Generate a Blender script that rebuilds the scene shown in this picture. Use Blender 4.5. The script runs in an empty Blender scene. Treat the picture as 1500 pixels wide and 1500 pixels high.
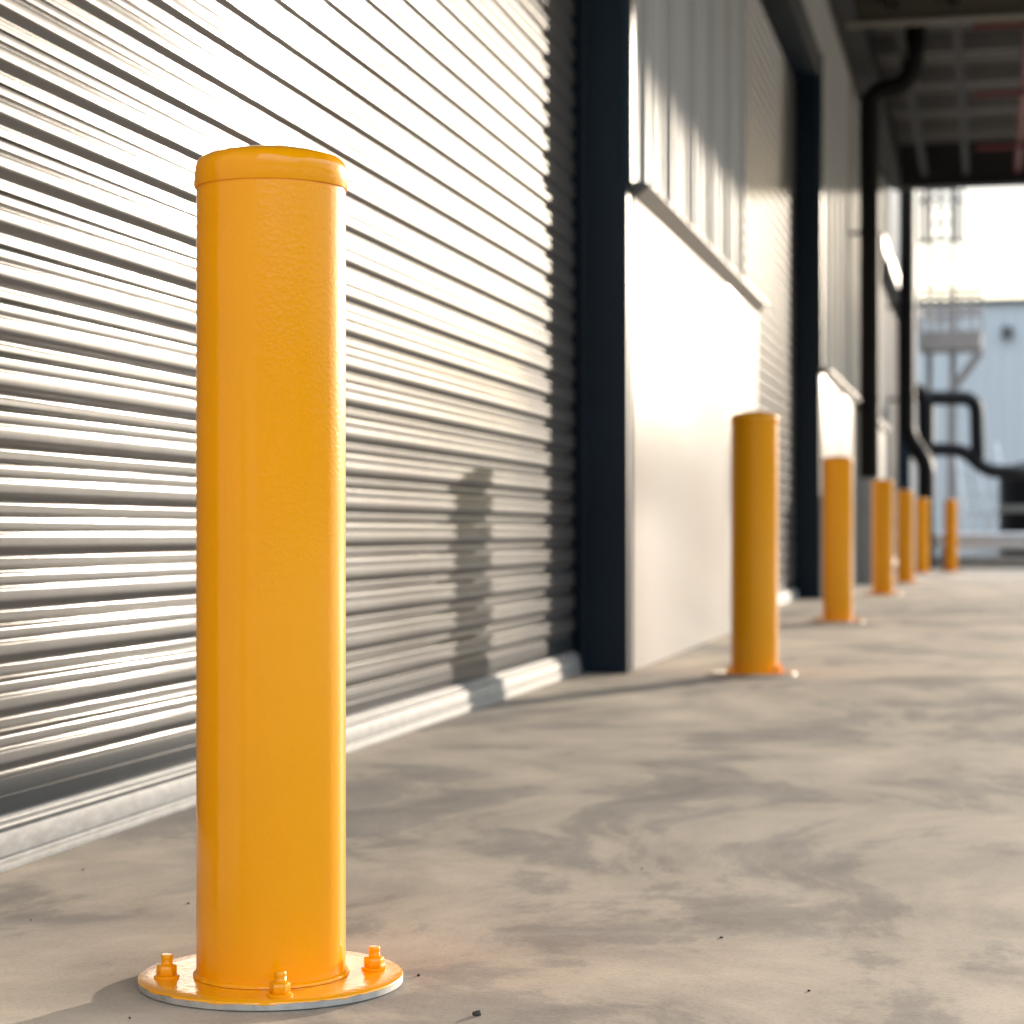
import bpy, bmesh, math, random
from mathutils import Vector, Matrix, noise
random.seed(7)
R = math.radians
scene = bpy.context.scene
C = scene.collection

# ------------------------------------------------------------------ camera
CAM_H = 0.49
YAW = 12.72
FPX = 3100.0          # focal length in photo pixels (1500 px frame)
cam = bpy.data.cameras.new('camera'); camo = bpy.data.objects.new('camera', cam); C.objects.link(camo)
camo.location = (0, 0, CAM_H); camo.rotation_euler = (R(90), 0, R(YAW))
cam.sensor_fit = 'HORIZONTAL'; cam.sensor_width = 24.0; cam.lens = 24.0 * FPX / 1500.0
cam.shift_y = 0.020; cam.clip_start = 0.05; cam.clip_end = 3000
cam.dof.use_dof = True; cam.dof.focus_distance = 2.30; cam.dof.aperture_fstop = 4.0
scene.camera = camo

# ------------------------------------------------------------------ light
SUN_AZ, SUN_EL = 22.0, 8.4      # azimuth measured from +Y towards +X
w = bpy.data.worlds.new('World'); scene.world = w; w.use_nodes = True
nt = w.node_tree; nt.nodes.clear()
out = nt.nodes.new('ShaderNodeOutputWorld'); bg = nt.nodes.new('ShaderNodeBackground')
sky = nt.nodes.new('ShaderNodeTexSky'); sky.sky_type = 'NISHITA'; sky.sun_disc = False
sky.sun_elevation = R(SUN_EL); sky.sun_rotation = R(SUN_AZ)
sky.air_density = 1.0; sky.dust_density = 1.5; sky.ozone_density = 2.0
# thin bright cloud sheet, mapped on the view direction of the sky itself
tc = nt.nodes.new('ShaderNodeTexCoord'); mp = nt.nodes.new('ShaderNodeMapping'); mp.inputs['Scale'].default_value = (1, 1, 3.5)
nz = nt.nodes.new('ShaderNodeTexNoise'); nz.inputs['Scale'].default_value = 2.6; nz.inputs['Detail'].default_value = 6
rp = nt.nodes.new('ShaderNodeValToRGB'); rp.color_ramp.elements[0].position = 0.30; rp.color_ramp.elements[1].position = 0.60
mx = nt.nodes.new('ShaderNodeMixRGB')
mp2 = nt.nodes.new('ShaderNodeMapping'); mp2.inputs['Scale'].default_value = (1, 1, 7); mp2.inputs['Location'].default_value = (3.1, 1.7, .4)
nz2 = nt.nodes.new('ShaderNodeTexNoise'); nz2.inputs['Scale'].default_value = 3.2; nz2.inputs['Detail'].default_value = 5
rp2 = nt.nodes.new('ShaderNodeValToRGB'); rp2.color_ramp.elements[0].position = .40; rp2.color_ramp.elements[0].color = (.57, .63, .70, 1)
rp2.color_ramp.elements[1].position = .62; rp2.color_ramp.elements[1].color = (.86, .95, 1.05, 1)
gain = nt.nodes.new('ShaderNodeMixRGB'); gain.blend_type = 'MULTIPLY'; gain.inputs['Fac'].default_value = 1; gain.inputs['Color2'].default_value = (13.0, 13.0, 13.0, 1)
nt.links.new(tc.outputs['Generated'], mp2.inputs['Vector']); nt.links.new(mp2.outputs[0], nz2.inputs['Vector']); nt.links.new(nz2.outputs['Fac'], rp2.inputs[0])
sep = nt.nodes.new('ShaderNodeSeparateXYZ'); nt.links.new(tc.outputs['Generated'], sep.inputs[0])
elv = nt.nodes.new('ShaderNodeMapRange'); elv.interpolation_type = 'SMOOTHSTEP'; elv.inputs['From Min'].default_value = .10; elv.inputs['From Max'].default_value = .42
elv.inputs['To Min'].default_value = .19; elv.inputs['To Max'].default_value = 1.0; nt.links.new(sep.outputs['Z'], elv.inputs['Value'])
bank = nt.nodes.new('ShaderNodeMixRGB'); bank.blend_type = 'MULTIPLY'; bank.inputs['Fac'].default_value = 1
nt.links.new(rp2.outputs[0], bank.inputs['Color1']); nt.links.new(elv.outputs[0], bank.inputs['Color2'])
nt.links.new(bank.outputs[0], gain.inputs['Color1']); nt.links.new(gain.outputs[0], mx.inputs['Color2'])
ml = nt.nodes.new('ShaderNodeMath'); ml.operation = 'MULTIPLY'; ml.inputs[1].default_value = 0.97
L = nt.links.new
L(tc.outputs['Generated'], mp.inputs['Vector']); L(mp.outputs[0], nz.inputs['Vector']); L(nz.outputs['Fac'], rp.inputs[0])
L(rp.outputs[0], ml.inputs[0]); L(ml.outputs[0], mx.inputs['Fac']); L(sky.outputs[0], mx.inputs['Color1'])
L(mx.outputs[0], bg.inputs['Color']); bg.inputs['Strength'].default_value = 0.15; L(bg.outputs[0], out.inputs[0])

sd = Vector((math.sin(R(SUN_AZ)) * math.cos(R(SUN_EL)), math.cos(R(SUN_AZ)) * math.cos(R(SUN_EL)), math.sin(R(SUN_EL))))
sl = bpy.data.lights.new('sun', 'SUN'); sl.energy = 3.0; sl.angle = R(0.53); sl.color = (1.0, 0.86, 0.70)
so = bpy.data.objects.new('sun', sl); C.objects.link(so); so.location = sd * 50
so.rotation_euler = (-sd).to_track_quat('-Z', 'Y').to_euler()

scene.cycles.caustics_reflective = False; scene.cycles.caustics_refractive = False
scene.cycles.sample_clamp_indirect = 3.0; scene.cycles.blur_glossy = 1.0
scene.view_settings.view_transform = 'Standard'; scene.view_settings.look = 'None'
scene.view_settings.exposure = 1.42; scene.view_settings.gamma = 1.0; scene.view_settings.use_curve_mapping = False

# ------------------------------------------------------------------ helpers
def at(px, py, D):
    """world point seen at photo pixel (px,py) at depth D, used to measure places"""
    xc = (px - 750) / FPX * D; z = CAM_H + (780 - py) / FPX * D
    a = R(YAW)
    return Vector((xc * math.cos(a) - D * math.sin(a), xc * math.sin(a) + D * math.cos(a), z))

def tag(o, label=None, cat=None, group=None, kind=None):
    if label: o['label'] = label
    if cat: o['category'] = cat
    if group: o['group'] = group
    if kind: o['kind'] = kind
    return o

def empty(name, loc=(0, 0, 0), rz=0.0):
    o = bpy.data.objects.new(name, None); C.objects.link(o); o.location = loc; o.rotation_euler = (0, 0, rz)
    o.empty_display_size = 0.2
    return o

def obj(name, bm, mat, parent=None, smooth=None):
    me = bpy.data.meshes.new(name); bm.normal_update(); bm.to_mesh(me); bm.free()
    o = bpy.data.objects.new(name, me); C.objects.link(o)
    if isinstance(mat, (list, tuple)):
        for m in mat: me.materials.append(m)
    else: me.materials.append(mat)
    if smooth is not None:
        me.polygons.foreach_set('use_smooth', [True] * len(me.polygons))
        if smooth < 179: me.set_sharp_from_angle(angle=R(smooth))
    if parent is not None: o.parent = parent
    return o

def box(bm, x0, y0, z0, x1, y1, z1, bev=0.0):
    t = bmesh.new()
    vs = [t.verts.new(p) for p in ((x0,y0,z0),(x1,y0,z0),(x1,y1,z0),(x0,y1,z0),(x0,y0,z1),(x1,y0,z1),(x1,y1,z1),(x0,y1,z1))]
    for f in ((0,3,2,1),(4,5,6,7),(0,1,5,4),(1,2,6,5),(2,3,7,6),(3,0,4,7)): t.faces.new([vs[i] for i in f])
    if bev > 0: bmesh.ops.bevel(t, geom=t.edges[:], offset=bev, segments=2, profile=0.6, affect='EDGES')
    me = bpy.data.meshes.new('t'); t.to_mesh(me); t.free(); bm.from_mesh(me); bpy.data.meshes.remove(me)

def lathe(bm, prof, n=64, c=(0, 0), closed_top=True, closed_bot=True, rot=0.0):
    rings = []
    for r, z in prof:
        if r < 1e-6: rings.append([bm.verts.new((c[0], c[1], z))]); continue
        rings.append([bm.verts.new((c[0] + r * math.cos(rot + 2 * math.pi * i / n), c[1] + r * math.sin(rot + 2 * math.pi * i / n), z)) for i in range(n)])
    for a, b in zip(rings, rings[1:]):
        for i in range(n):
            j = (i + 1) % n
            if len(a) == 1: bm.faces.new((a[0], b[j], b[i]))
            elif len(b) == 1: bm.faces.new((a[i], a[j], b[0]))
            else: bm.faces.new((a[i], a[j], b[j], b[i]))
    if closed_bot and len(rings[0]) > 1: bm.faces.new(list(reversed(rings[0])))
    if closed_top and len(rings[-1]) > 1: bm.faces.new(rings[-1])

def fillet(pts, r, n=8):
    pts = [Vector(p) for p in pts]; o = [pts[0]]
    for i in range(1, len(pts) - 1):
        a, b, c = pts[i-1], pts[i], pts[i+1]
        d1 = (a - b).normalized(); d2 = (c - b).normalized()
        rr = min(r, (a - b).length * .49, (c - b).length * .49)
        p, q = b + d1 * rr, b + d2 * rr
        for k in range(n + 1):
            t = k / n; o.append(p * (1-t)**2 + b * 2*t*(1-t) + q * t*t)
    o.append(pts[-1]); return o

def tube(bm, pts, r, n=16):
    pts = [Vector(p) for p in pts]; rings = []; up = None
    for i, p in enumerate(pts):
        d = (pts[min(i+1, len(pts)-1)] - pts[max(i-1, 0)]).normalized()
        if up is None: up = Vector((1, 0, 0)) if abs(d.x) < .8 else Vector((0, 1, 0))
        u = (up - d * up.dot(d)).normalized(); v = d.cross(u); up = u
        rings.append([bm.verts.new(p + (u * math.cos(2*math.pi*k/n) + v * math.sin(2*math.pi*k/n)) * r) for k in range(n)])
    for a, b in zip(rings, rings[1:]):
        for i in range(n): j = (i+1) % n; bm.faces.new((a[i], a[j], b[j], b[i]))
    bm.faces.new(list(reversed(rings[0]))); bm.faces.new(rings[-1])

def beam(bm, a, b, s, s2=None):
    """square bar from a to b"""
    a, b = Vector(a), Vector(b); d = (b - a).normalized(); s2 = s2 or s
    up = Vector((0, 0, 1)) if abs(d.z) < .9 else Vector((0, 1, 0))
    u = d.cross(up).normalized(); v = u.cross(d)
    q = [(-1,-1),(1,-1),(1,1),(-1,1)]
    A = [bm.verts.new(a + u*s/2*i + v*s2/2*j) for i, j in q]; B = [bm.verts.new(b + u*s/2*i + v*s2/2*j) for i, j in q]
    for i in range(4): j = (i+1) % 4; bm.faces.new((A[i], A[j], B[j], B[i]))
    bm.faces.new(list(reversed(A))); bm.faces.new(B)

# ------------------------------------------------------------------ materials
def mat(name, col, rough=.5, metal=0.0, var=0.0, vscale=3.0, bump=0.0, bscale=80.0, coat=0.0, stretch=(1,1,1), spec=.5, rvar=0.0, dark=None):
    m = bpy.data.materials.new(name); m.use_nodes = True; t = m.node_tree; p = t.nodes['Principled BSDF']
    p.inputs['Base Color'].default_value = (*col, 1); p.inputs['Roughness'].default_value = rough
    p.inputs['Metallic'].default_value = metal; p.inputs['Specular IOR Level'].default_value = spec
    if coat: p.inputs['Coat Weight'].default_value = coat; p.inputs['Coat Roughness'].default_value = .08
    tc = t.nodes.new('ShaderNodeTexCoord'); mp = t.nodes.new('ShaderNodeMapping'); mp.inputs['Scale'].default_value = stretch
    t.links.new(tc.outputs['Object'], mp.inputs['Vector'])
    if var:
        n = t.nodes.new('ShaderNodeTexNoise'); n.inputs['Scale'].default_value = vscale; n.inputs['Detail'].default_value = 7
        n.inputs['Roughness'].default_value = .6; t.links.new(mp.outputs[0], n.inputs['Vector'])
        r = t.nodes.new('ShaderNodeValToRGB'); e = r.color_ramp.elements
        d = dark or tuple(c * (1 - var) for c in col)
        e[0].position = .3; e[0].color = (*d, 1); e[1].position = .72; e[1].color = (*[min(1, c * (1 + var * .5)) for c in col], 1)
        t.links.new(n.outputs['Fac'], r.inputs[0]); t.links.new(r.outputs[0], p.inputs['Base Color'])
        if rvar:
            mr = t.nodes.new('ShaderNodeMapRange'); mr.inputs['To Min'].default_value = rough - rvar; mr.inputs['To Max'].default_value = rough + rvar
            t.links.new(n.outputs['Fac'], mr.inputs['Value']); t.links.new(mr.outputs[0], p.inputs['Roughness'])
    if bump:
        n2 = t.nodes.new('ShaderNodeTexNoise'); n2.inputs['Scale'].default_value = bscale; n2.inputs['Detail'].default_value = 3
        t.links.new(mp.outputs[0], n2.inputs['Vector'])
        b = t.nodes.new('ShaderNodeBump'); b.inputs['Strength'].default_value = 1.0; b.inputs['Distance'].default_value = bump
        t.links.new(n2.outputs['Fac'], b.inputs['Height']); t.links.new(b.outputs[0], p.inputs['Normal'])
        if coat: t.links.new(b.outputs[0], p.inputs['Coat Normal'])
    return m

M = {}
M['yellow'] = mat('safety_yellow_paint', (.91, .352, .0), .40, 0, var=.04, vscale=6, bump=.00030, bscale=210, coat=.7, spec=.03)
M['yellow'].node_tree.nodes['Principled BSDF'].inputs['Coat Roughness'].default_value = .055
M['yellow_plate'] = mat('safety_yellow_plate_paint', (.93, .37, .001), .22, 0, var=.06, vscale=20, bump=.0006, bscale=110, coat=.6)
M['galv'] = mat('galvanised_steel', (.62, .62, .60), .42, .75, var=.28, vscale=40, bump=.0003, bscale=120)
M['galv_bar'] = mat('galvanised_bottom_bar', (.32, .318, .31), .5, 0, var=.25, vscale=14, bump=.0002, bscale=60, stretch=(1,1.6,5), spec=.12)
M['curtain'] = mat('zinc_shutter_metal', (.06, .06, .061), .36, 0, var=.22, vscale=22, stretch=(1,1,.3), coat=.8, spec=.06)
M['curtain'].node_tree.nodes['Principled BSDF'].inputs['Coat Roughness'].default_value = .12
M['dark_strip'] = mat('dark_grey_shutter_strip', (.035, .04, .045), .28, 0, var=.15, vscale=12, spec=.05)
M['navy'] = mat('navy_steel_paint', (.006, .015, .027), .45, 0, var=.25, vscale=3, bump=.0002, bscale=40, spec=.25)
M['navy_trim'] = mat('blue_trim_paint', (.02, .04, .06), .45, 0, var=.1, spec=.25)
M['clad'] = mat('pale_grey_cladding', (.42, .42, .41), .21, 0, var=.04, vscale=1.5, bump=.0008, bscale=3, spec=.35)
M['precast'] = mat('smooth_cream_wall_panel', (.43, .405, .375), .21, 0, var=.05, vscale=1.4, bump=.0008, bscale=5, spec=.3)
M['sill'] = mat('grey_sill_metal', (.14, .135, .125), .5, .0, var=.1)
M['black'] = mat('black_pipe_plastic', (.009, .009, .011), .55, 0, var=.3, vscale=5, spec=.15)
M['blackpaint'] = mat('charcoal_pipe_paint', (.007, .007, .007), .6, 0, var=.2, spec=.12)
M['grey'] = mat('grey_guard_paint', (.30, .31, .31), .5, 0, var=.12, vscale=4)
M['deck'] = mat('canopy_deck_metal', (.12, .12, .12), .6, 0, var=.15, vscale=2)
M['beam'] = mat('olive_brown_beam_paint', (.085, .075, .055), .6, 0, var=.15, vscale=2)
M['charcoal'] = mat('charcoal_fascia_paint', (.02, .02, .02), .6, 0, var=.15, vscale=2, spec=.2)
M['red'] = mat('red_fire_pipe_paint', (.12, .018, .018), .6, 0, var=.15, vscale=4)
M['bluegrey'] = mat('pale_blue_grey_wall', (.33, .37, .40), .6, 0, var=.05, vscale=.4)
M['roofdark'] = mat('dark_roof_edge', (.06, .07, .075), .5, 0)
M['steel'] = mat('pale_steel', (.22, .20, .19), .5, .2, var=.15, vscale=6)
M['whiterail'] = mat('pale_guardrail_metal', (.66, .68, .71), .38, .4, var=.08, vscale=5)
M['kerb'] = mat('kerb_concrete', (.26, .25, .235), .85, 0, var=.2, vscale=6)
M['stone'] = mat('dark_stone_chip', (.05, .047, .04), .8, 0, var=.3, vscale=80)
M['core'] = mat('wall_core', (.30, .29, .27), .8, 0, var=.1)
M['lamp'] = mat('dark_lamp_housing', (.05, .05, .05), .5)

def dusty(m, col, fac):
    # thin film of dull dust over the glossy zinc
    t = m.node_tree; o = next(n for n in t.nodes if n.type == 'OUTPUT_MATERIAL'); p = t.nodes['Principled BSDF']
    d = t.nodes.new('ShaderNodeBsdfDiffuse'); d.inputs['Color'].default_value = (*col, 1)
    x = t.nodes.new('ShaderNodeMixShader')
    tc = t.nodes.new('ShaderNodeTexCoord'); mp = t.nodes.new('ShaderNodeMapping'); mp.inputs['Scale'].default_value = (1, 22, 3)
    n = t.nodes.new('ShaderNodeTexNoise'); n.inputs['Scale'].default_value = 3; n.inputs['Detail'].default_value = 6
    mr = t.nodes.new('ShaderNodeMapRange'); mr.inputs['From Min'].default_value = .3; mr.inputs['From Max'].default_value = .7
    mr.inputs['To Min'].default_value = fac - .07; mr.inputs['To Max'].default_value = fac + .07
    t.links.new(tc.outputs['Object'], mp.inputs['Vector']); t.links.new(mp.outputs[0], n.inputs['Vector']); t.links.new(n.outputs['Fac'], mr.inputs['Value'])
    t.links.new(mr.outputs[0], x.inputs['Fac']); t.links.new(p.outputs[0], x.inputs[1]); t.links.new(d.outputs[0], x.inputs[2]); t.links.new(x.outputs[0], o.inputs['Surface'])
dusty(M['curtain'], (.115, .112, .11), .52)
dusty(M['precast'], (.50, .475, .44), .45)
dusty(M['clad'], (.44, .44, .43), .45)

def ground_material():
    m = bpy.data.materials.new('trowelled_concrete'); m.use_nodes = True; t = m.node_tree; p = t.nodes['Principled BSDF']
    N = t.nodes.new; Lk = t.links.new
    tc = N('ShaderNodeTexCoord')
    # warped coordinates -> swirling trowel / wash marks
    nw = N('ShaderNodeTexNoise'); nw.inputs['Scale'].default_value = .55; nw.inputs['Detail'].default_value = 3; Lk(tc.outputs['Object'], nw.inputs['Vector'])
    sc = N('ShaderNodeVectorMath'); sc.operation = 'SCALE'; sc.inputs['Scale'].default_value = 1.3; Lk(nw.outputs['Color'], sc.inputs[0])
    ad = N('ShaderNodeVectorMath'); ad.operation = 'ADD'; Lk(tc.outputs['Object'], ad.inputs[0]); Lk(sc.outputs[0], ad.inputs[1])
    mp = N('ShaderNodeMapping'); mp.inputs['Rotation'].default_value = (0, 0, R(-15)); mp.inputs['Scale'].default_value = (1.15, .62, 1); Lk(ad.outputs[0], mp.inputs['Vector'])
    mp2 = N('ShaderNodeMapping'); mp2.inputs['Rotation'].default_value = (0, 0, R(25)); mp2.inputs['Scale'].default_value = (1.1, .7, 1); Lk(ad.outputs[0], mp2.inputs['Vector'])
    n1 = N('ShaderNodeTexNoise'); n1.inputs['Scale'].default_value = 2.0; n1.inputs['Detail'].default_value = 13; n1.inputs['Roughness'].default_value = .64; Lk(mp.outputs[0], n1.inputs['Vector'])
    n2 = N('ShaderNodeTexNoise'); n2.inputs['Scale'].default_value = 4.5; n2.inputs['Detail'].default_value = 10; n2.inputs['Roughness'].default_value = .6; Lk(mp2.outputs[0], n2.inputs['Vector'])
    n3 = N('ShaderNodeTexNoise'); n3.inputs['Scale'].default_value = 150; n3.inputs['Detail'].default_value = 8; n3.inputs['Roughness'].default_value = .7; Lk(tc.outputs['Object'], n3.inputs['Vector'])
    # base tone by broad noise
    r1 = N('ShaderNodeValToRGB'); e = r1.color_ramp.elements
    e[0].position = .36; e[0].color = (.25, .222, .195, 1); e[1].position = .68; e[1].color = (.62, .53, .42, 1)
    k = e.new(.445); k.color = (.33, .292, .25, 1); k = e.new(.485); k.color = (.45, .385, .315, 1)
    Lk(n1.outputs['Fac'], r1.inputs[0])
    r2 = N('ShaderNodeValToRGB'); e = r2.color_ramp.elements
    e[0].position = .38; e[0].color = (.74, .73, .73, 1); e[1].position = .60; e[1].color = (1.08, 1.07, 1.04, 1); Lk(n2.outputs['Fac'], r2.inputs[0])
    m1 = N('ShaderNodeMixRGB'); m1.blend_type = 'MULTIPLY'; m1.inputs['Fac'].default_value = .75; Lk(r1.outputs[0], m1.inputs[1]); Lk(r2.outputs[0], m1.inputs[2])
    r3 = N('ShaderNodeValToRGB'); e = r3.color_ramp.elements
    e[0].position = .28; e[0].color = (.72, .71, .70, 1); e[1].position = .5; e[1].color = (1, 1, 1, 1); Lk(n3.outputs['Fac'], r3.inputs[0])
    m2 = N('ShaderNodeMixRGB'); m2.blend_type = 'MULTIPLY'; m2.inputs['Fac'].default_value = .85; Lk(m1.outputs[0], m2.inputs[1]); Lk(r3.outputs[0], m2.inputs[2])
    # pale curved scrape lines
    wv = N('ShaderNodeTexVoronoi'); wv.feature = 'DISTANCE_TO_EDGE'; wv.inputs['Scale'].default_value = .55
    nwp = N('ShaderNodeTexNoise'); nwp.inputs['Scale'].default_value = 1.1; nwp.inputs['Detail'].default_value = 4; Lk(tc.outputs['Object'], nwp.inputs['Vector'])
    sc2 = N('ShaderNodeVectorMath'); sc2.operation = 'SCALE'; sc2.inputs['Scale'].default_value = 1.5; Lk(nwp.outputs['Color'], sc2.inputs[0])
    ad2 = N('ShaderNodeVectorMath'); ad2.operation = 'ADD'; Lk(tc.outputs['Object'], ad2.inputs[0]); Lk(sc2.outputs[0], ad2.inputs[1]); Lk(ad2.outputs[0], wv.inputs['Vector'])
    r4 = N('ShaderNodeValToRGB'); e = r4.color_ramp.elements
    e[0].position = .0; e[0].color = (.16, .16, .16, 1); e[1].position = .03; e[1].color = (0, 0, 0, 1); Lk(wv.outputs['Distance'], r4.inputs[0])
    brk = N('ShaderNodeMath'); brk.operation = 'MULTIPLY'; Lk(r4.outputs[0], brk.inputs[0]); Lk(r2.outputs[0], brk.inputs[1])
    m3 = N('ShaderNodeMixRGB'); Lk(brk.outputs[0], m3.inputs[0]); Lk(m2.outputs[0], m3.inputs[1]); m3.inputs[2].default_value = (.50, .46, .40, 1)
    Lk(m3.outputs[0], p.inputs['Base Color'])
    mr = N('ShaderNodeMapRange'); mr.inputs['To Min'].default_value = .62; mr.inputs['To Max'].default_value = .80; Lk(n1.outputs['Fac'], mr.inputs['Value']); Lk(mr.outputs[0], p.inputs['Roughness'])
    p.inputs['Specular IOR Level'].default_value = .35
    b1 = N('ShaderNodeBump'); b1.inputs['Distance'].default_value = .006; b1.inputs['Strength'].default_value = .5; nb = N('ShaderNodeTexNoise'); nb.inputs['Scale'].default_value = 1.7; nb.inputs['Detail'].default_value = 2; Lk(tc.outputs['Object'], nb.inputs['Vector']); Lk(nb.outputs['Fac'], b1.inputs['Height'])
    b2 = N('ShaderNodeBump'); b2.inputs['Distance'].default_value = .0005; b2.inputs['Strength'].default_value = .8; Lk(n3.outputs['Fac'], b2.inputs['Height']); Lk(b1.outputs[0], b2.inputs['Normal'])
    Lk(b2.outputs[0], p.inputs['Normal'])
    return m
M['ground'] = ground_material()

# ------------------------------------------------------------------ setting: ground
bm = bmesh.new()
g = 900
vs = [bm.verts.new(p) for p in ((-g,-g,0),(g,-g,0),(g,g,0),(-g,g,0))]; bm.faces.new(vs)
tag(obj('ground', bm, M['ground']), kind='structure')

bm = bmesh.new(); prev = None  # added out-of-view ridge, darkens low sky reflections on shutter and bollard
for k in range(90):
    a = R(4 + 236 * k / 89)          # bearing clockwise from +Y, right round to behind
    d = 95; h = 7.6 + .9 + 4.5 * max(0, min(1, (a - R(85)) / R(20))) + 1.2 * noise.noise(Vector((k * .13, 0, 0))) * (.3 if a < R(85) else 1) + .5 * noise.noise(Vector((k * .6, 3, 0)))
    h *= min(1, (k + 3) / 6, (89 - k) / 8)
    cur = [bm.verts.new((math.sin(a) * q, math.cos(a) * q, z)) for q, z in ((d, -.5), (d + 8, h * .8), (d + 20, h), (d + 60, -.5))]
    if prev:
        for i in range(3): bm.faces.new((prev[i], cur[i], cur[i+1], prev[i+1]))
    prev = cur
tag(obj('unseen_ridge', bm, mat('unseen_ridge_dark', (.07, .08, .04), .9, 0, var=.3, vscale=.2)), kind='structure')

# ------------------------------------------------------------------ warehouse
XS = -1.42     # face line of the shutter curtain (valleys)
XF = -1.225    # front of navy frames
XC = -1.290    # pan of ribbed cladding
XP = -1.215    # face of the smooth low panels
DADO = 1.67
HEAD = 3.86
FRAME_W = .20
doors = [(2.0, 7.25), (11.45, 15.80), (25.6, 34.0)]
piers = [(-7.0, 2.0), (7.25, 11.45), (15.80, 25.6), (34.0, 38.0)]

wh = empty('warehouse', (XC - .3, 15, 0))
tag(wh, 'long pale ribbed metal warehouse wall with navy door frames and silver roller shutters', 'warehouse')
WM = Matrix.Translation((-wh.location.x, -wh.location.y, -wh.location.z))
def wpart(name, bm, m, parent=None, smooth=None):
    bm.transform(WM); return obj(name, bm, m, parent or wh, smooth)

# core volume of the building
bm = bmesh.new(); box(bm, -14, -7.0, 0, -1.56, 38.0, 7.0); wpart('wall', bm, M['core'])
for (a, b) in piers:
    bm = bmesh.new(); box(bm, -1.559, a + .004, 0, XC - .01, b - .004, 3.84); wpart('wall', bm, M['core'])
bm = bmesh.new(); box(bm, -14.1, -7.1, 7.0, -1.1, 38.1, 7.12); wpart('roof', bm, M['charcoal'])

def chaikin(p, it):
    for _ in range(it):
        q = [p[0]]
        for a, b in zip(p, p[1:]): q += [(a[0]*.75+b[0]*.25, a[1]*.75+b[1]*.25), (a[0]*.25+b[0]*.75, a[1]*.25+b[1]*.75)]
        q.append(p[-1]); p = q
    return p

PITCH = .0792
def shutter_profile(z0, z1):
    """(z, x) going up, x = relief outwards"""
    unit = [(0,0),(.0040,0),(.0048,.0010),(.0056,0),(.0085,0),(.0100,.0006),(.0210,.0115),(.0225,.0126),(.0265,.0132),(.0375,.0132),(.0392,.0124),(.0415,.0075),(.0455,.0075),(.0478,.0124),(.0498,.0132),(.0580,.0132),(.0612,.0128),(.0628,.0112),(.0632,-.0060),(.0634,-.0190),(.0640,-.0200),(.0710,-.0200),(.0716,-.0190),(.0718,-.0060),(.0722,-.0006),(.0730,0)]
    pts = []; z = z0
    while z < z1:
        pts += [(z + a, b) for a, b in unit]; z += PITCH
    return chaikin(pts, 2)

def shutter(y0, y1, top):
    zc = .130
    prof = shutter_profile(zc, top)
    bm = bmesh.new(); ny = max(18, int((y1 - y0) * 5)); rows = []
    for k in range(ny + 1):
        y = y0 + (y1 - y0) * k / ny; col = []
        for z, x in prof:
            u = int((z - zc) / PITCH + .05); wob = .0010 * noise.noise(Vector((y * .3, u * .37, 2.2 + y0))) + .0004 * noise.noise(Vector((y * .8, u * 3.1, 9.1)))
            col.append(bm.verts.new((XS + x + wob, y, z)))
        rows.append(col)
    for a, b in zip(rows, rows[1:]):
        for i in range(len(prof) - 1): bm.faces.new((a[i], b[i], b[i+1], a[i+1]))
    # length-weighted normals keep the flats flat and the corners round
    seg = []
    for (za, xa), (zb, xb) in zip(prof, prof[1:]):
        v = Vector((zb - za, 0, -(xb - xa))); seg.append(v)          # (x, y, z) normal scaled by length
    nrm = []
    for i in range(len(prof)):
        a = seg[max(i - 1, 0)]; b = seg[min(i, len(seg) - 1)]
        wa = min(a.length, .006) ** 2 * (.15 if abs(a.x) < abs(a.z) * .3 else 1); wb = min(b.length, .006) ** 2 * (.15 if abs(b.x) < abs(b.z) * .3 else 1)
        nrm.append((a.normalized() * wa + b.normalized() * wb).normalized())
    cur = wpart('roller_shutter', bm, M['curtain'], smooth=179)
    cur.data.normals_split_custom_set_from_vertices([tuple(nrm[i % len(prof)]) for i in range(len(cur.data.vertices))])
    tag(cur)
    # bottom end: dark strip, lips, galvanised bar, rubber seal
    bm = bmesh.new()
    box(bm, XS - .02, y0, .076, XS + .006, y1, .1290, .001); box(bm, XS - .02, y0, .100, XS + .0085, y1, .1035, .0012)
    sub('bottom_strip', bm, M['dark_strip'], cur)
    bm = bmesh.new()
    for z, x, h in ((.066, .026, .005), (.0575, .032, .006)): tube(bm, [(XS + x - .008, y0, z + h), (XS + x - .008, y1, z + h)], h * .62, 12)
    box(bm, XS - .02, y0, .058, XS + .017, y1, .0755, .001)
    box(bm, XS - .03, y0, .022, XS + .034, y1, .0575, .002)
    sub('bottom_rail', bm, M['galv_bar'], cur)
    bm = bmesh.new()
    box(bm, XS - .03, y0, .0135, XS + .040, y1, .0215, .0015); box(bm, XS - .03, y0, .0005, XS + .036, y1, .0135, .0025)
    sub('bottom_seal', bm, M['galv_bar'], cur)
    return cur

def sub(name, bm, m, parent, smooth=40):
    bm.transform(WM); return obj(name, bm, m, parent, smooth)

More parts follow.
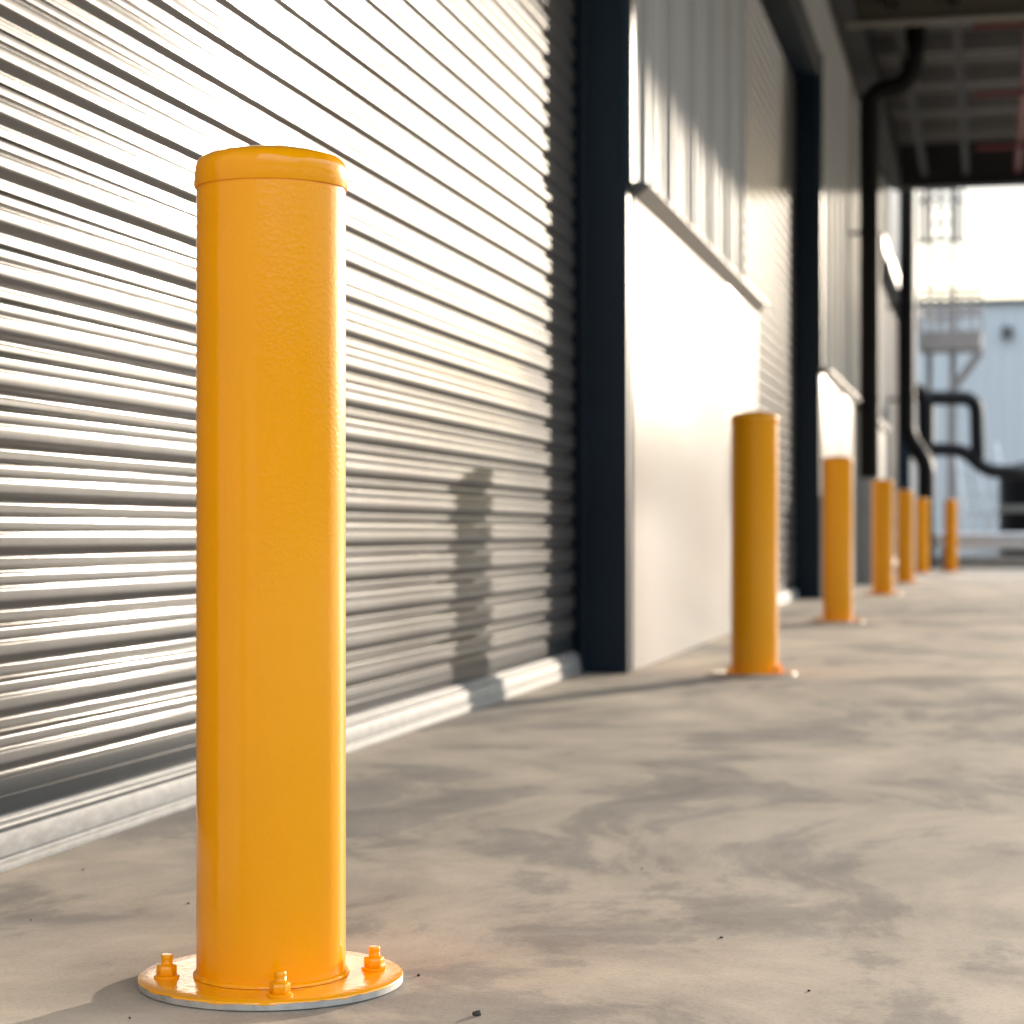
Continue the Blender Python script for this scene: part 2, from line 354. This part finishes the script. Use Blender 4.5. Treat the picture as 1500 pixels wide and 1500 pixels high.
for i, (a, b) in enumerate(doors):
    shutter(a + .03, b - .03, HEAD + .06)
    # navy frame: two jambs with a shutter guide each, and the head
    bm = bmesh.new(); box(bm, -1.50, a, HEAD, XF, b, HEAD + .19, .004)
    fr = wpart('door_frame', bm, M['navy'], smooth=40)
    for (j0, j1, gy0, gy1) in ((a - FRAME_W, a, a, a + .03), (b, b + FRAME_W, b - .03, b)):
        bm = bmesh.new(); box(bm, -1.52, j0, 0, XF if j0 >= b else XC - .004, j1 if j0 < b else j0 + .055, HEAD + (.19 if j0 >= b else -.002), .004)
        sub('jamb', bm, M['navy'], fr)
        bm = bmesh.new(); box(bm, XS - .05, gy0 + .002, 0, XS - .004, gy1 - .002, HEAD, .002); box(bm, XS + .028, gy0 + .002, 0, XS + .05, gy1 - .002, HEAD, .002)
        sub('shutter_guide', bm, M['navy'], fr)

# vertical ribbed cladding on the piers and over the heads
def rib_clad(y0, y1, z0, z1):
    unit = [(0,0),(.10,0),(.106,.004),(.112,0),(.195,0),(.207,.014),(.233,.014),(.245,0),(.33,0),(.336,.004),(.342,0),(.415,0),(.427,.014),(.453,.014),(.465,0),(.55,0),(.556,.004),(.562,0),(.600,0),(.612,.026),(.645,.026),(.655,0)]
    bm = bmesh.new(); y = y0; pts = []
    while y < y1 - .02:
        for a, b in unit:
            if y + a < y1: pts.append((y + a, b))
        y += .66
    pts.append((y1, 0)); nzs = 6; rows = []
    for k in range(nzs + 1):
        z = z0 + (z1 - z0) * k / nzs
        rows.append([bm.verts.new((XC + b + .0012 * noise.noise(Vector((a * 2, z * .8, 4))), a, z)) for a, b in pts])
    for r0, r1 in zip(rows, rows[1:]):
        for i in range(len(pts) - 1): bm.faces.new((r0[i], r0[i+1], r1[i+1], r1[i]))
    wpart('ribbed_cladding', bm, M['clad'], smooth=20)
for (a, b) in piers:
    rib_clad(a + .06, b - .002, DADO + .03, 4.75)
    bm = bmesh.new(); box(bm, XF - .03, a - .0035, DADO + .036, XF + .016, a + .05, HEAD + .18, .002); wpart('corner_trim', bm, M['navy_trim'], smooth=40)
for (a, b) in doors:
    rib_clad(a, b + .058, HEAD + .20, 4.75)
rib_clad(-7, 38, 4.76, 7.0)

# smooth low wall panels with a sloping grey sill
panels = [(-6.9, 1.93), (7.31, 9.98), (9.992, 11.37), (15.87, 18.3), (18.33, 19.75), (20.5, 23.0), (23.01, 25.52), (34.07, 37.9)]
for (a, b) in panels:
    bm = bmesh.new(); box(bm, -1.30, a, .004, XP, b, DADO, .004); pn = wpart('low_wall_panel', bm, M['precast'], smooth=40)
for (a, b) in ((-6.95, 1.90), (7.33, 11.33), (15.90, 19.80), (20.45, 25.5), (34.1, 37.95)):
    bm = bmesh.new()
    pr = [(XC - .005, DADO + .070), (XP + .055, DADO + .042), (XP + .057, DADO + .034), (XP + .003, DADO - .008), (XP + .003, DADO + .004), (XC - .005, DADO + .004)]
    A = [bm.verts.new((x, a, z)) for x, z in pr]; B = [bm.verts.new((x, b, z)) for x, z in pr]
    for i in range(len(pr)): j = (i+1) % len(pr); bm.faces.new((A[i], B[i], B[j], A[j]))
    bm.faces.new(A); bm.faces.new(list(reversed(B)))
    wpart('sill_flashing', bm, M['sill'])

# ------------------------------------------------------------------ canopy
CX0, CX1, CY0, CY1 = -1.18, 5.2, -1.5, 27.0
CZ = 4.78
cn = empty('canopy', (CX0, 12, CZ)); tag(cn, 'dark steel canopy roof cantilevered above the loading doors', 'canopy')
CM = Matrix.Translation((-CX0, -12, -CZ))
def cpart(name, bm, m, smooth=None): bm.transform(CM); return obj(name, bm, m, cn, smooth)
bm = bmesh.new(); rows = []; y = CY0; pts = []
while y < CY1:
    pts += [(y, 0), (y + .06, 0), (y + .075, .035), (y + .185, .035), (y + .20, 0)]; y += .26
for x in (CX0, CX1): rows.append([bm.verts.new((x, yy, CZ + .56 + zz)) for yy, zz in pts])
for i in range(len(pts) - 1): bm.faces.new((rows[0][i], rows[0][i+1], rows[1][i+1], rows[1][i]))
cpart('roof_deck', bm, M['deck'])
def ibeam(bm, a, b, z0, z1, wd, axis):
    """I section running along axis between a and b (2-D points)"""
    t = .016
    for (lo, hi, hw) in ((z0, z0 + t, wd/2), (z0 + t, z1 - t, .006), (z1 - t, z1, wd/2)):
        if axis == 'x': box(bm, a[0], a[1] - hw, lo, b[0], a[1] + hw, hi)
        else: box(bm, a[0] - hw, a[1], lo, a[0] + hw, b[1], hi)
for y in (0.0, 6.0, 12.0, 18.0):
    bm = bmesh.new(); z0 = CZ - .03 if y in (18.0, 6.0) else CZ + .06
    ibeam(bm, (CX0, y), (CX1 - .1, y), z0, CZ + .38, .2, 'x'); cpart('cross_beam', bm, M['beam'])
y = CY0 + .8
while y < CY1 - .4:
    if min(abs(y - q) for q in (0, 6, 12, 18, 23.3)) > .3:
        bm = bmesh.new(); box(bm, CX0, y - .03, CZ + .385, CX1 - .12, y + .03, CZ + .555); cpart('purlin', bm, M['deck'])
    y += 1.45
bm = bmesh.new(); box(bm, CX0, CY1 - .12, CZ, CX1, CY1, CZ + .75, .01); box(bm, CX0, CY1 - .30, CZ, CX1, CY1 - .12, CZ + .02)
cpart('end_fascia', bm, M['charcoal'])
bm = bmesh.new(); box(bm, CX1 - .10, CY0, CZ, CX1, CY1 - .123, CZ + .75, .01); cpart('side_fascia', bm, M['charcoal'])
bm = bmesh.new(); box(bm, CX0 - .06, CY0, CZ - .02, CX0 + .10, CY1 - .305, CZ + .55, .006); cpart('wall_beam', bm, M['charcoal'])
for x in (-.78, -.28):
    bm = bmesh.new(); box(bm, x - .035, 12.2, CZ + .10, x + .035, CY1 - .31, CZ + .20); cpart('tie_bar', bm, M['charcoal'])

# fire pipes hung under the canopy
def pipe_thing(name, base, paths, r, m, label, cat, group=None, bend=.12, n=16, part='pipe'):
    o = empty(name, base)
    T = Matrix.Translation((-base[0], -base[1], -base[2]))
    for p in paths:
        rr = r
        if isinstance(p, tuple) and isinstance(p[0], (int, float)): rr, p = p
        bm = bmesh.new(); tube(bm, fillet(p, bend), rr, n); bm.transform(T); obj(part, bm, m, o, 60)
    tag(o, label, cat, group); return o
zs = CZ + .08
for y, lab in ((18.7, 'red fire pipe crossing under the canopy, nearest the camera'), (21.6, 'red fire pipe crossing under the canopy, middle of the three'), (24.6, 'red fire pipe crossing under the canopy, closest to the end fascia')):
    pipe_thing('fire_pipe', (-.3, y, zs), [[(-.15, y, zs), (4.9, y, zs)], (.018, [(.9, y, zs), (.9, y, zs - .16)]), (.018, [(2.2, y, zs), (2.2, y, zs - .16)])], .026, M['red'], lab, 'fire pipe', 'red fire pipes under the canopy')
pipe_thing('fire_main', (.33, 17, zs + .07), [[(.33, 12.5, zs + .07), (.33, CY1 - .35, zs + .07)]], .038, M['red'], 'red fire main running lengthwise under the canopy towards the bright opening', 'fire pipe')

# ------------------------------------------------------------------ downpipes
def clips(o, pts, r, m, base):
    for p in pts:
        bm = bmesh.new(); lathe(bm, [(r + .006, p[2] - .02 - base[2]), (r + .006, p[2] + .02 - base[2])], 20, (p[0] - base[0], p[1] - base[1]))
        box(bm, XC - base[0], p[1] - base[1] - .02, p[2] - base[2] - .018, p[0] - base[0] - r, p[1] - base[1] + .02, p[2] - base[2] + .018)
        obj('bracket', bm, m, o, 40)
b0 = (-1.10, 20.1, 0)
dp = pipe_thing('downpipe', b0, [[(-1.10, 20.1, .06), (-1.10, 20.1, 4.62), (-.72, 20.1, 4.67), (-.66, 20.1, 5.32)]], .095, M['blackpaint'],
    'charcoal downpipe with a stepped elbow near its top and a grey guard at its foot', 'downpipe', bend=.17)
clips(dp, [(-1.10, 20.1, 1.75), (-1.10, 20.1, 3.3)], .095, M['blackpaint'], b0)
bm = bmesh.new(); box(bm, -.115, -.10, 0, .085, -.085, 1.0, .003); box(bm, -.115, -.0845, 0, -.100, .09, 1.0, .003); box(bm, .070, -.0845, 0, .085, .09, 1.0, .003)
obj('pipe_guard', bm, M['grey'], dp, 40)
b1 = (-1.04, 27.7, 0)
dp2 = pipe_thing('downpipe', b1, [[(-1.04, 27.7, 5.2), (-1.04, 27.7, 1.75), (-.79, 27.7, 1.38), (-.79, 27.7, .02)]], .102, M['black'],
    'black downpipe at the canopy end that jogs sideways halfway down', 'downpipe', bend=.16)
clips(dp2, [(-1.04, 27.7, 3.4), (-1.04, 27.7, 2.2)], .102, M['black'], b1)

# ------------------------------------------------------------------ background yard
# pale blue-grey building
bb = empty('background_building', (0, 46, 0)); tag(bb, 'pale blue-grey metal building with a dark roof edge beyond the yard', 'building')
bm = bmesh.new(); y = -6.0; pts = []
while y < 3.4: pts += [(y, 0), (y + .22, 0), (y + .24, -.02), (y + .28, -.02), (y + .30, 0)]; y += .30
rows = [[bm.verts.new((a, b, z)) for a, b in pts] for z in (0, 5.35)]
for i in range(len(pts) - 1): bm.faces.new((rows[0][i], rows[0][i+1], rows[1][i+1], rows[1][i]))
box(bm, -6, .03, 0, 3.3, 12, 5.35); obj('wall', bm, M['bluegrey'], bb)
bm = bmesh.new(); box(bm, -6.1, -.12, 5.351, 3.5, 12.1, 5.44, .01); obj('roof', bm, M['roofdark'], bb)
p = at(1475, 490, 45.2); bm = bmesh.new(); box(bm, p.x - .11, -.20, p.z - .12, p.x + .11, -.025, p.z + .12, .02); box(bm, p.x - .03, -.28, p.z + .02, p.x + .03, -.20, p.z + .10, .01)
obj('wall_lamp', bm, M['lamp'], bb)

# access ladder and platform
pb = at(1390, 780, 36); pb.z = 0
pf = empty('access_platform', pb); tag(pf, 'galvanised access platform with railing, caged ladder and diagonal brace', 'platform')
def P(px, py, D=36, dy=0):
    v = at(px, py, D); return Vector((v.x - pb.x, v.y - pb.y + dy, v.z))
bm = bmesh.new(); a = P(1346, 512); b = P(1438, 512)
box(bm, a.x, a.y - .1, a.z, b.x, a.y + 1.0, a.z + .30, .01); deckp = obj('deck', bm, M['steel'], pf)
bm = bmesh.new(); z1 = P(1400, 425).z
for k in range(7):
    x = a.x + (b.x - a.x) * k / 6
    for yy in (a.y - .05, a.y + .95): beam(bm, (x, yy, a.z + .3), (x, yy, z1), .045)
for zz in (z1, (z1 + a.z + .3) / 2):
    for yy in (a.y - .05, a.y + .95): beam(bm, (a.x, yy, zz), (b.x, yy, zz), .05)
    beam(bm, (a.x, a.y - .05, zz), (a.x, a.y + .95, zz), .05); beam(bm, (b.x, a.y - .05, zz), (b.x, a.y + .95, zz), .05)
obj('railing', bm, M['steel'], pf)
for yy in (a.y, a.y + .9):
    bm = bmesh.new(); q = P(1392, 572); beam(bm, (b.x, yy, a.z), (q.x, yy, q.z), .09); beam(bm, (q.x, yy, q.z), (q.x, yy, 0), .09)
    obj('brace', bm, M['steel'], pf)
for xx in (a.x + .15, a.x + .55):
    bm = bmesh.new(); beam(bm, (xx, a.y + .9, 0), (xx, a.y + .9, a.z), .10); obj('leg', bm, M['steel'], pf)
bm = bmesh.new(); l0 = P(1362, 510); 
for dx in (0, .38): beam(bm, (l0.x + dx, a.y + .3, a.z + .3), (l0.x + dx, a.y + .3, 7.2), .08)
z = a.z + .5
while z < 7.1: beam(bm, (l0.x, a.y + .3, z), (l0.x + .38, a.y + .3, z), .03); z += .28
obj('ladder', bm, M['steel'], pf)
bm = bmesh.new(); z0c = P(1390, 355).z
z = z0c
while z < 7.2:
    pts = [Vector((l0.x + .19 + .36 * math.cos(t), a.y + .02 - .36 * math.sin(t) + .1, z)) for t in [math.pi * k / 10 for k in range(-1, 12)]]
    tube(bm, pts, .04, 6); z += .7
for k in (0, 2.5, 5, 7.5, 10):
    t = math.pi * k / 10; x, yy = l0.x + .19 + .36 * math.cos(t), a.y + .12 - .36 * math.sin(t)
    beam(bm, (x, yy, z0c), (x, yy, 7.2), .065)
obj('ladder_cage', bm, M['steel'], pf)

# black pipework and tank
tb = at(1545, 780, 33); tb.z = 0
tk = empty('water_tank', tb); tag(tk, 'black round tank with a grey hoop at the right edge of the yard', 'tank')
bm = bmesh.new(); lathe(bm, [(.85, 0), (.85, 1.40), (.80, 1.50), (.5, 1.60), (0, 1.64)], 48); obj('shell', bm, M['black'], tk, 40)
bm = bmesh.new(); lathe(bm, [(.856, .80), (.865, .81), (.865, .90), (.856, .91)], 48, closed_top=False, closed_bot=False); obj('hoop', bm, M['grey'], tk, 40)
D = 31
pipe_thing('drain_pipe', (at(1356, 780, D).x, at(1356, 780, D).y, 0), [[at(1356, 830, D), at(1356, 583, D), at(1338, 570, D)], (.105, [at(1352, 583, D), at(1430, 583, D), at(1432, 655, D), at(1432, 672, D)])], .125, M['black'],
    'thick black standing pipe with a square loop of pipe off its top', 'pipe', bend=.22)
pipe_thing('feed_pipe', (at(1375, 780, D).x, at(1375, 780, D).y, 0), [[at(1358, 658, D), at(1414, 659, D), at(1442, 690, D), at(1500, 692, D), at(1520, 692, D + .9)]], .10, M['black'],
    'black feed pipe stepping down into the round tank', 'pipe', bend=.22)

# guardrail on low kerb
gb = Vector((-.79, 29.0, 0)); gr = empty('guardrail', gb); tag(gr, 'low pale metal guardrail running across the end of the yard', 'guardrail')
prof = [(0, .27), (-.03, .29), (-.03, .335), (.0, .36), (.0, .40), (-.03, .425), (-.03, .47), (0, .49)]
bm = bmesh.new(); A = [bm.verts.new((0, y, z)) for y, z in prof]; B = [bm.verts.new((5.5, y, z)) for y, z in prof]
A2 = [bm.verts.new((0, y + .006, z)) for y, z in prof]; B2 = [bm.verts.new((5.5, y + .006, z)) for y, z in prof]
for i in range(len(prof) - 1): bm.faces.new((A[i], B[i], B[i+1], A[i+1])); bm.faces.new((A2[i], A2[i+1], B2[i+1], B2[i]))
obj('rail', bm, M['whiterail'], gr, 30)
for k in range(4):
    bm = bmesh.new(); box(bm, .15 + k * 1.7, .01, 0, .25 + k * 1.7, .12, .46, .004); obj('post', bm, M['steel'], gr)
bm = bmesh.new(); box(bm, -.9, 29.6, 0, 5.6, 29.9, .17, .015); tag(obj('kerb', bm, M['kerb']), kind='structure')

# leaning aluminium ladders behind the rail
for (px, lab) in ((1404, 'pale metal ladder leaning behind the guardrail, nearer the standing pipe'), (1436, 'pale metal ladder leaning behind the guardrail, nearer the tank')):
    q0 = at(px + 22, 780, 34); q1 = at(px, 680, 34); ld = empty('ladder', (q0.x, q0.y, 0))
    dx = (q1.x - q0.x) * 1.35; top = 1.95; wd = .34
    for s in (0, wd):
        bm = bmesh.new(); beam(bm, (s, 0, 0), (s + dx, .5, top), .05); obj('stile', bm, M['whiterail'], ld)
    for k in range(6):
        t = (k + .6) / 6.4; bm = bmesh.new(); beam(bm, (dx * t, .5 * t, top * t), (wd + dx * t, .5 * t, top * t), .03); obj('rung', bm, M['whiterail'], ld)
    tag(ld, lab, 'ladder')

# ------------------------------------------------------------------ bollards
HB = .908; RB = .0809
def make_bollard(loc, rz):
    root = empty('bollard', loc, rz)
    bm = bmesh.new()
    lathe(bm, [(RB, .0101), (RB, .20), (RB, .55), (RB, HB - .040)], 96, closed_top=False, closed_bot=False); obj('post', bm, M['yellow'], root, 60)
    bm = bmesh.new(); rc = RB + .0022; h0 = HB - .0455
    prof = [(RB - .001, h0 + .0006), (rc - .0006, h0), (rc, h0 + .0008), (rc, HB - .0265)]
    for k in range(1, 11):
        t = k / 10 * R(66); prof.append((rc - .0165 * (1 - math.cos(t)), HB - .0265 + .0165 * math.sin(t)))
    rl, zl = prof[-1]
    for k in range(1, 11):
        q = 1 - k / 10; prof.append((rl * q, zl + (HB - zl) * (1 - q ** 2.1)))
    lathe(bm, prof, 96, closed_bot=False)
    for v in bm.verts:                       # lumpy paint on the cap skirt
        a = math.atan2(v.co.y, v.co.x); n = .0008 * noise.noise(Vector((math.cos(a) * 4, math.sin(a) * 4, v.co.z * 60)))
        v.co.x *= 1 + n / RB; v.co.y *= 1 + n / RB
    obj('cap', bm, M['yellow'], root, 50)
    # plate: painted top, bare galvanised rim
    bm = bmesh.new(); lathe(bm, [(.1417, .0006), (.1432, .0016), (.1432, .0082)], 128, closed_top=False); pl = obj('base_plate', bm, M['galv'], root, 40)
    bm = bmesh.new()
    rings = []
    n = 160
    for r, z in ((.1436, .0078), (.1434, .0094), (.1424, .0101), (.12, .0101), (RB - .004, .0101)):
        ring = []
        for i in range(n):
            a = 2 * math.pi * i / n
            drip = .0016 * noise.noise(Vector((math.cos(a) * 9, math.sin(a) * 9, 1.3))) + .0010 * noise.noise(Vector((math.cos(a) * 30, math.sin(a) * 30, 5)))
            ring.append(bm.verts.new((r * math.cos(a), r * math.sin(a), z + (drip if z < .008 else 0))))
        rings.append(ring)
    for p, q in zip(rings, rings[1:]):
        for i in range(n): j = (i+1) % n; bm.faces.new((p[i], p[j], q[j], q[i]))
    obj('plate_paint', bm, M['yellow_plate'], pl, 50)
    # weld bead
    bm = bmesh.new(); n = 180; ring = []
    for i in range(n):
        a = 2 * math.pi * i / n
        rr = .0034 + .0009 * abs(math.sin(a * 42)) + .0009 * noise.noise(Vector((math.cos(a) * 8, math.sin(a) * 8, 3)))
        ring.append([bm.verts.new(((RB - .0005 + rr * math.cos(t)) * math.cos(a), (RB - .0005 + rr * math.cos(t)) * math.sin(a), .0105 + rr * 1.1 * math.sin(t))) for t in [math.pi / 2 * k / 5 for k in range(6)]])
    for i in range(n):
        p, q = ring[i], ring[(i+1) % n]
        for k in range(5): bm.faces.new((p[k], q[k], q[k+1], p[k+1]))
    obj('weld_bead', bm, M['yellow'], root, 80)
    for k in range(4):
        a = R(YAW) + R(11) + k * math.pi / 2
        cx, cy = .1125 * math.cos(a), .1125 * math.sin(a)
        bm = bmesh.new()
        lathe(bm, [(.0135, .0102), (.0137, .0112), (.0137, .0122), (.0130, .0128)], 28, (cx, cy))
        lathe(bm, [(.0104, .0128), (.0113, .0136), (.0113, .0232), (.0102, .0242)], 6, (cx, cy), rot=.4 + k)
        lathe(bm, [(.0062, .0243), (.0063, .0270), (.0058, .0278), (.0063, .0286), (.0059, .0294), (.0063, .0302), (.0063, .0340), (.0052, .0352)], 20, (cx + .0004, cy))
        bmesh.ops.bevel(bm, geom=[e for e in bm.edges if e.calc_length() > .006], offset=.0007, segments=2, affect='EDGES')
        obj('anchor_bolt', bm, M['yellow'], root, 45)
    return root

def children(o): return [c for c in bpy.data.objects if c.parent == o]
def copy_tree(o, parent=None):
    c = o.copy(); C.objects.link(c)
    if parent is not None: c.parent = parent
    for ch in children(o): copy_tree(ch, c)
    return c

rowx = -.79
spots = [(-.763, 2.190, 'large glossy yellow bollard in sharp focus in front of the silver roller shutter'),
         (-.79, 7.29, 'second yellow bollard, standing before the white low wall panel'),
         (-.81, 11.66, 'yellow bollard in front of the second navy door frame, third in the row'),
         (-.815, 16.75, 'yellow bollard just right of the grey downpipe guard'),
         (-.80, 20.85, 'yellow bollard partly behind the one by the grey downpipe guard'),
         (-.79, 25.9, 'thin far yellow bollard in front of the black jogged downpipe'),
         (-.47, 26.9, 'farthest right yellow bollard, standing alone before the guardrail')]
first = None
for i, (x, y, lab) in enumerate(spots):
    if first is None: o = first = make_bollard((x, y, 0), 0)
    else: o = copy_tree(first); o.location = (x, y, 0); o.rotation_euler.z = .4 * i
    tag(o, lab, 'bollard', 'yellow bollards in a row along the warehouse')

# ------------------------------------------------------------------ loose stone chips on the concrete
def gpt(px, py):
    D = CAM_H * FPX / (py - 780); v = at(px, py, D); return v.x, v.y
chips = [(699, 1488, .0048), (1057, 1374, .0022), (940, 1273, .0016), (1185, 1452, .0020), (276, 1324, .0018), (122, 1275, .0022), (190, 1492, .0018), (613, 1430, .0022), (45, 1348, .0014)]
for k, (px, py, r) in enumerate(chips):
    x, y = gpt(px, py); bm = bmesh.new(); bmesh.ops.create_icosphere(bm, subdivisions=2, radius=1)
    s = (r * random.uniform(.9, 1.3), r * random.uniform(.7, 1.0), r * random.uniform(.45, .8))
    for v in bm.verts:
        f = 1 + .35 * noise.noise(v.co * 1.6 + Vector((k, 0, 0))); v.co = Vector((v.co.x * s[0] * f, v.co.y * s[1] * f, v.co.z * s[2] * f + s[2] * .75))
    o = obj('stone_chip', bm, M['stone']); o.location = (x, y, 0); o.rotation_euler.z = random.uniform(0, 6)
    if k == 0: tag(o, 'largest dark stone chip on the concrete at the bottom edge of the picture', 'stone')
    else: tag(o, 'tiny dark stone chip lying loose on the concrete', 'stone', 'tiny stone chips scattered on the concrete')
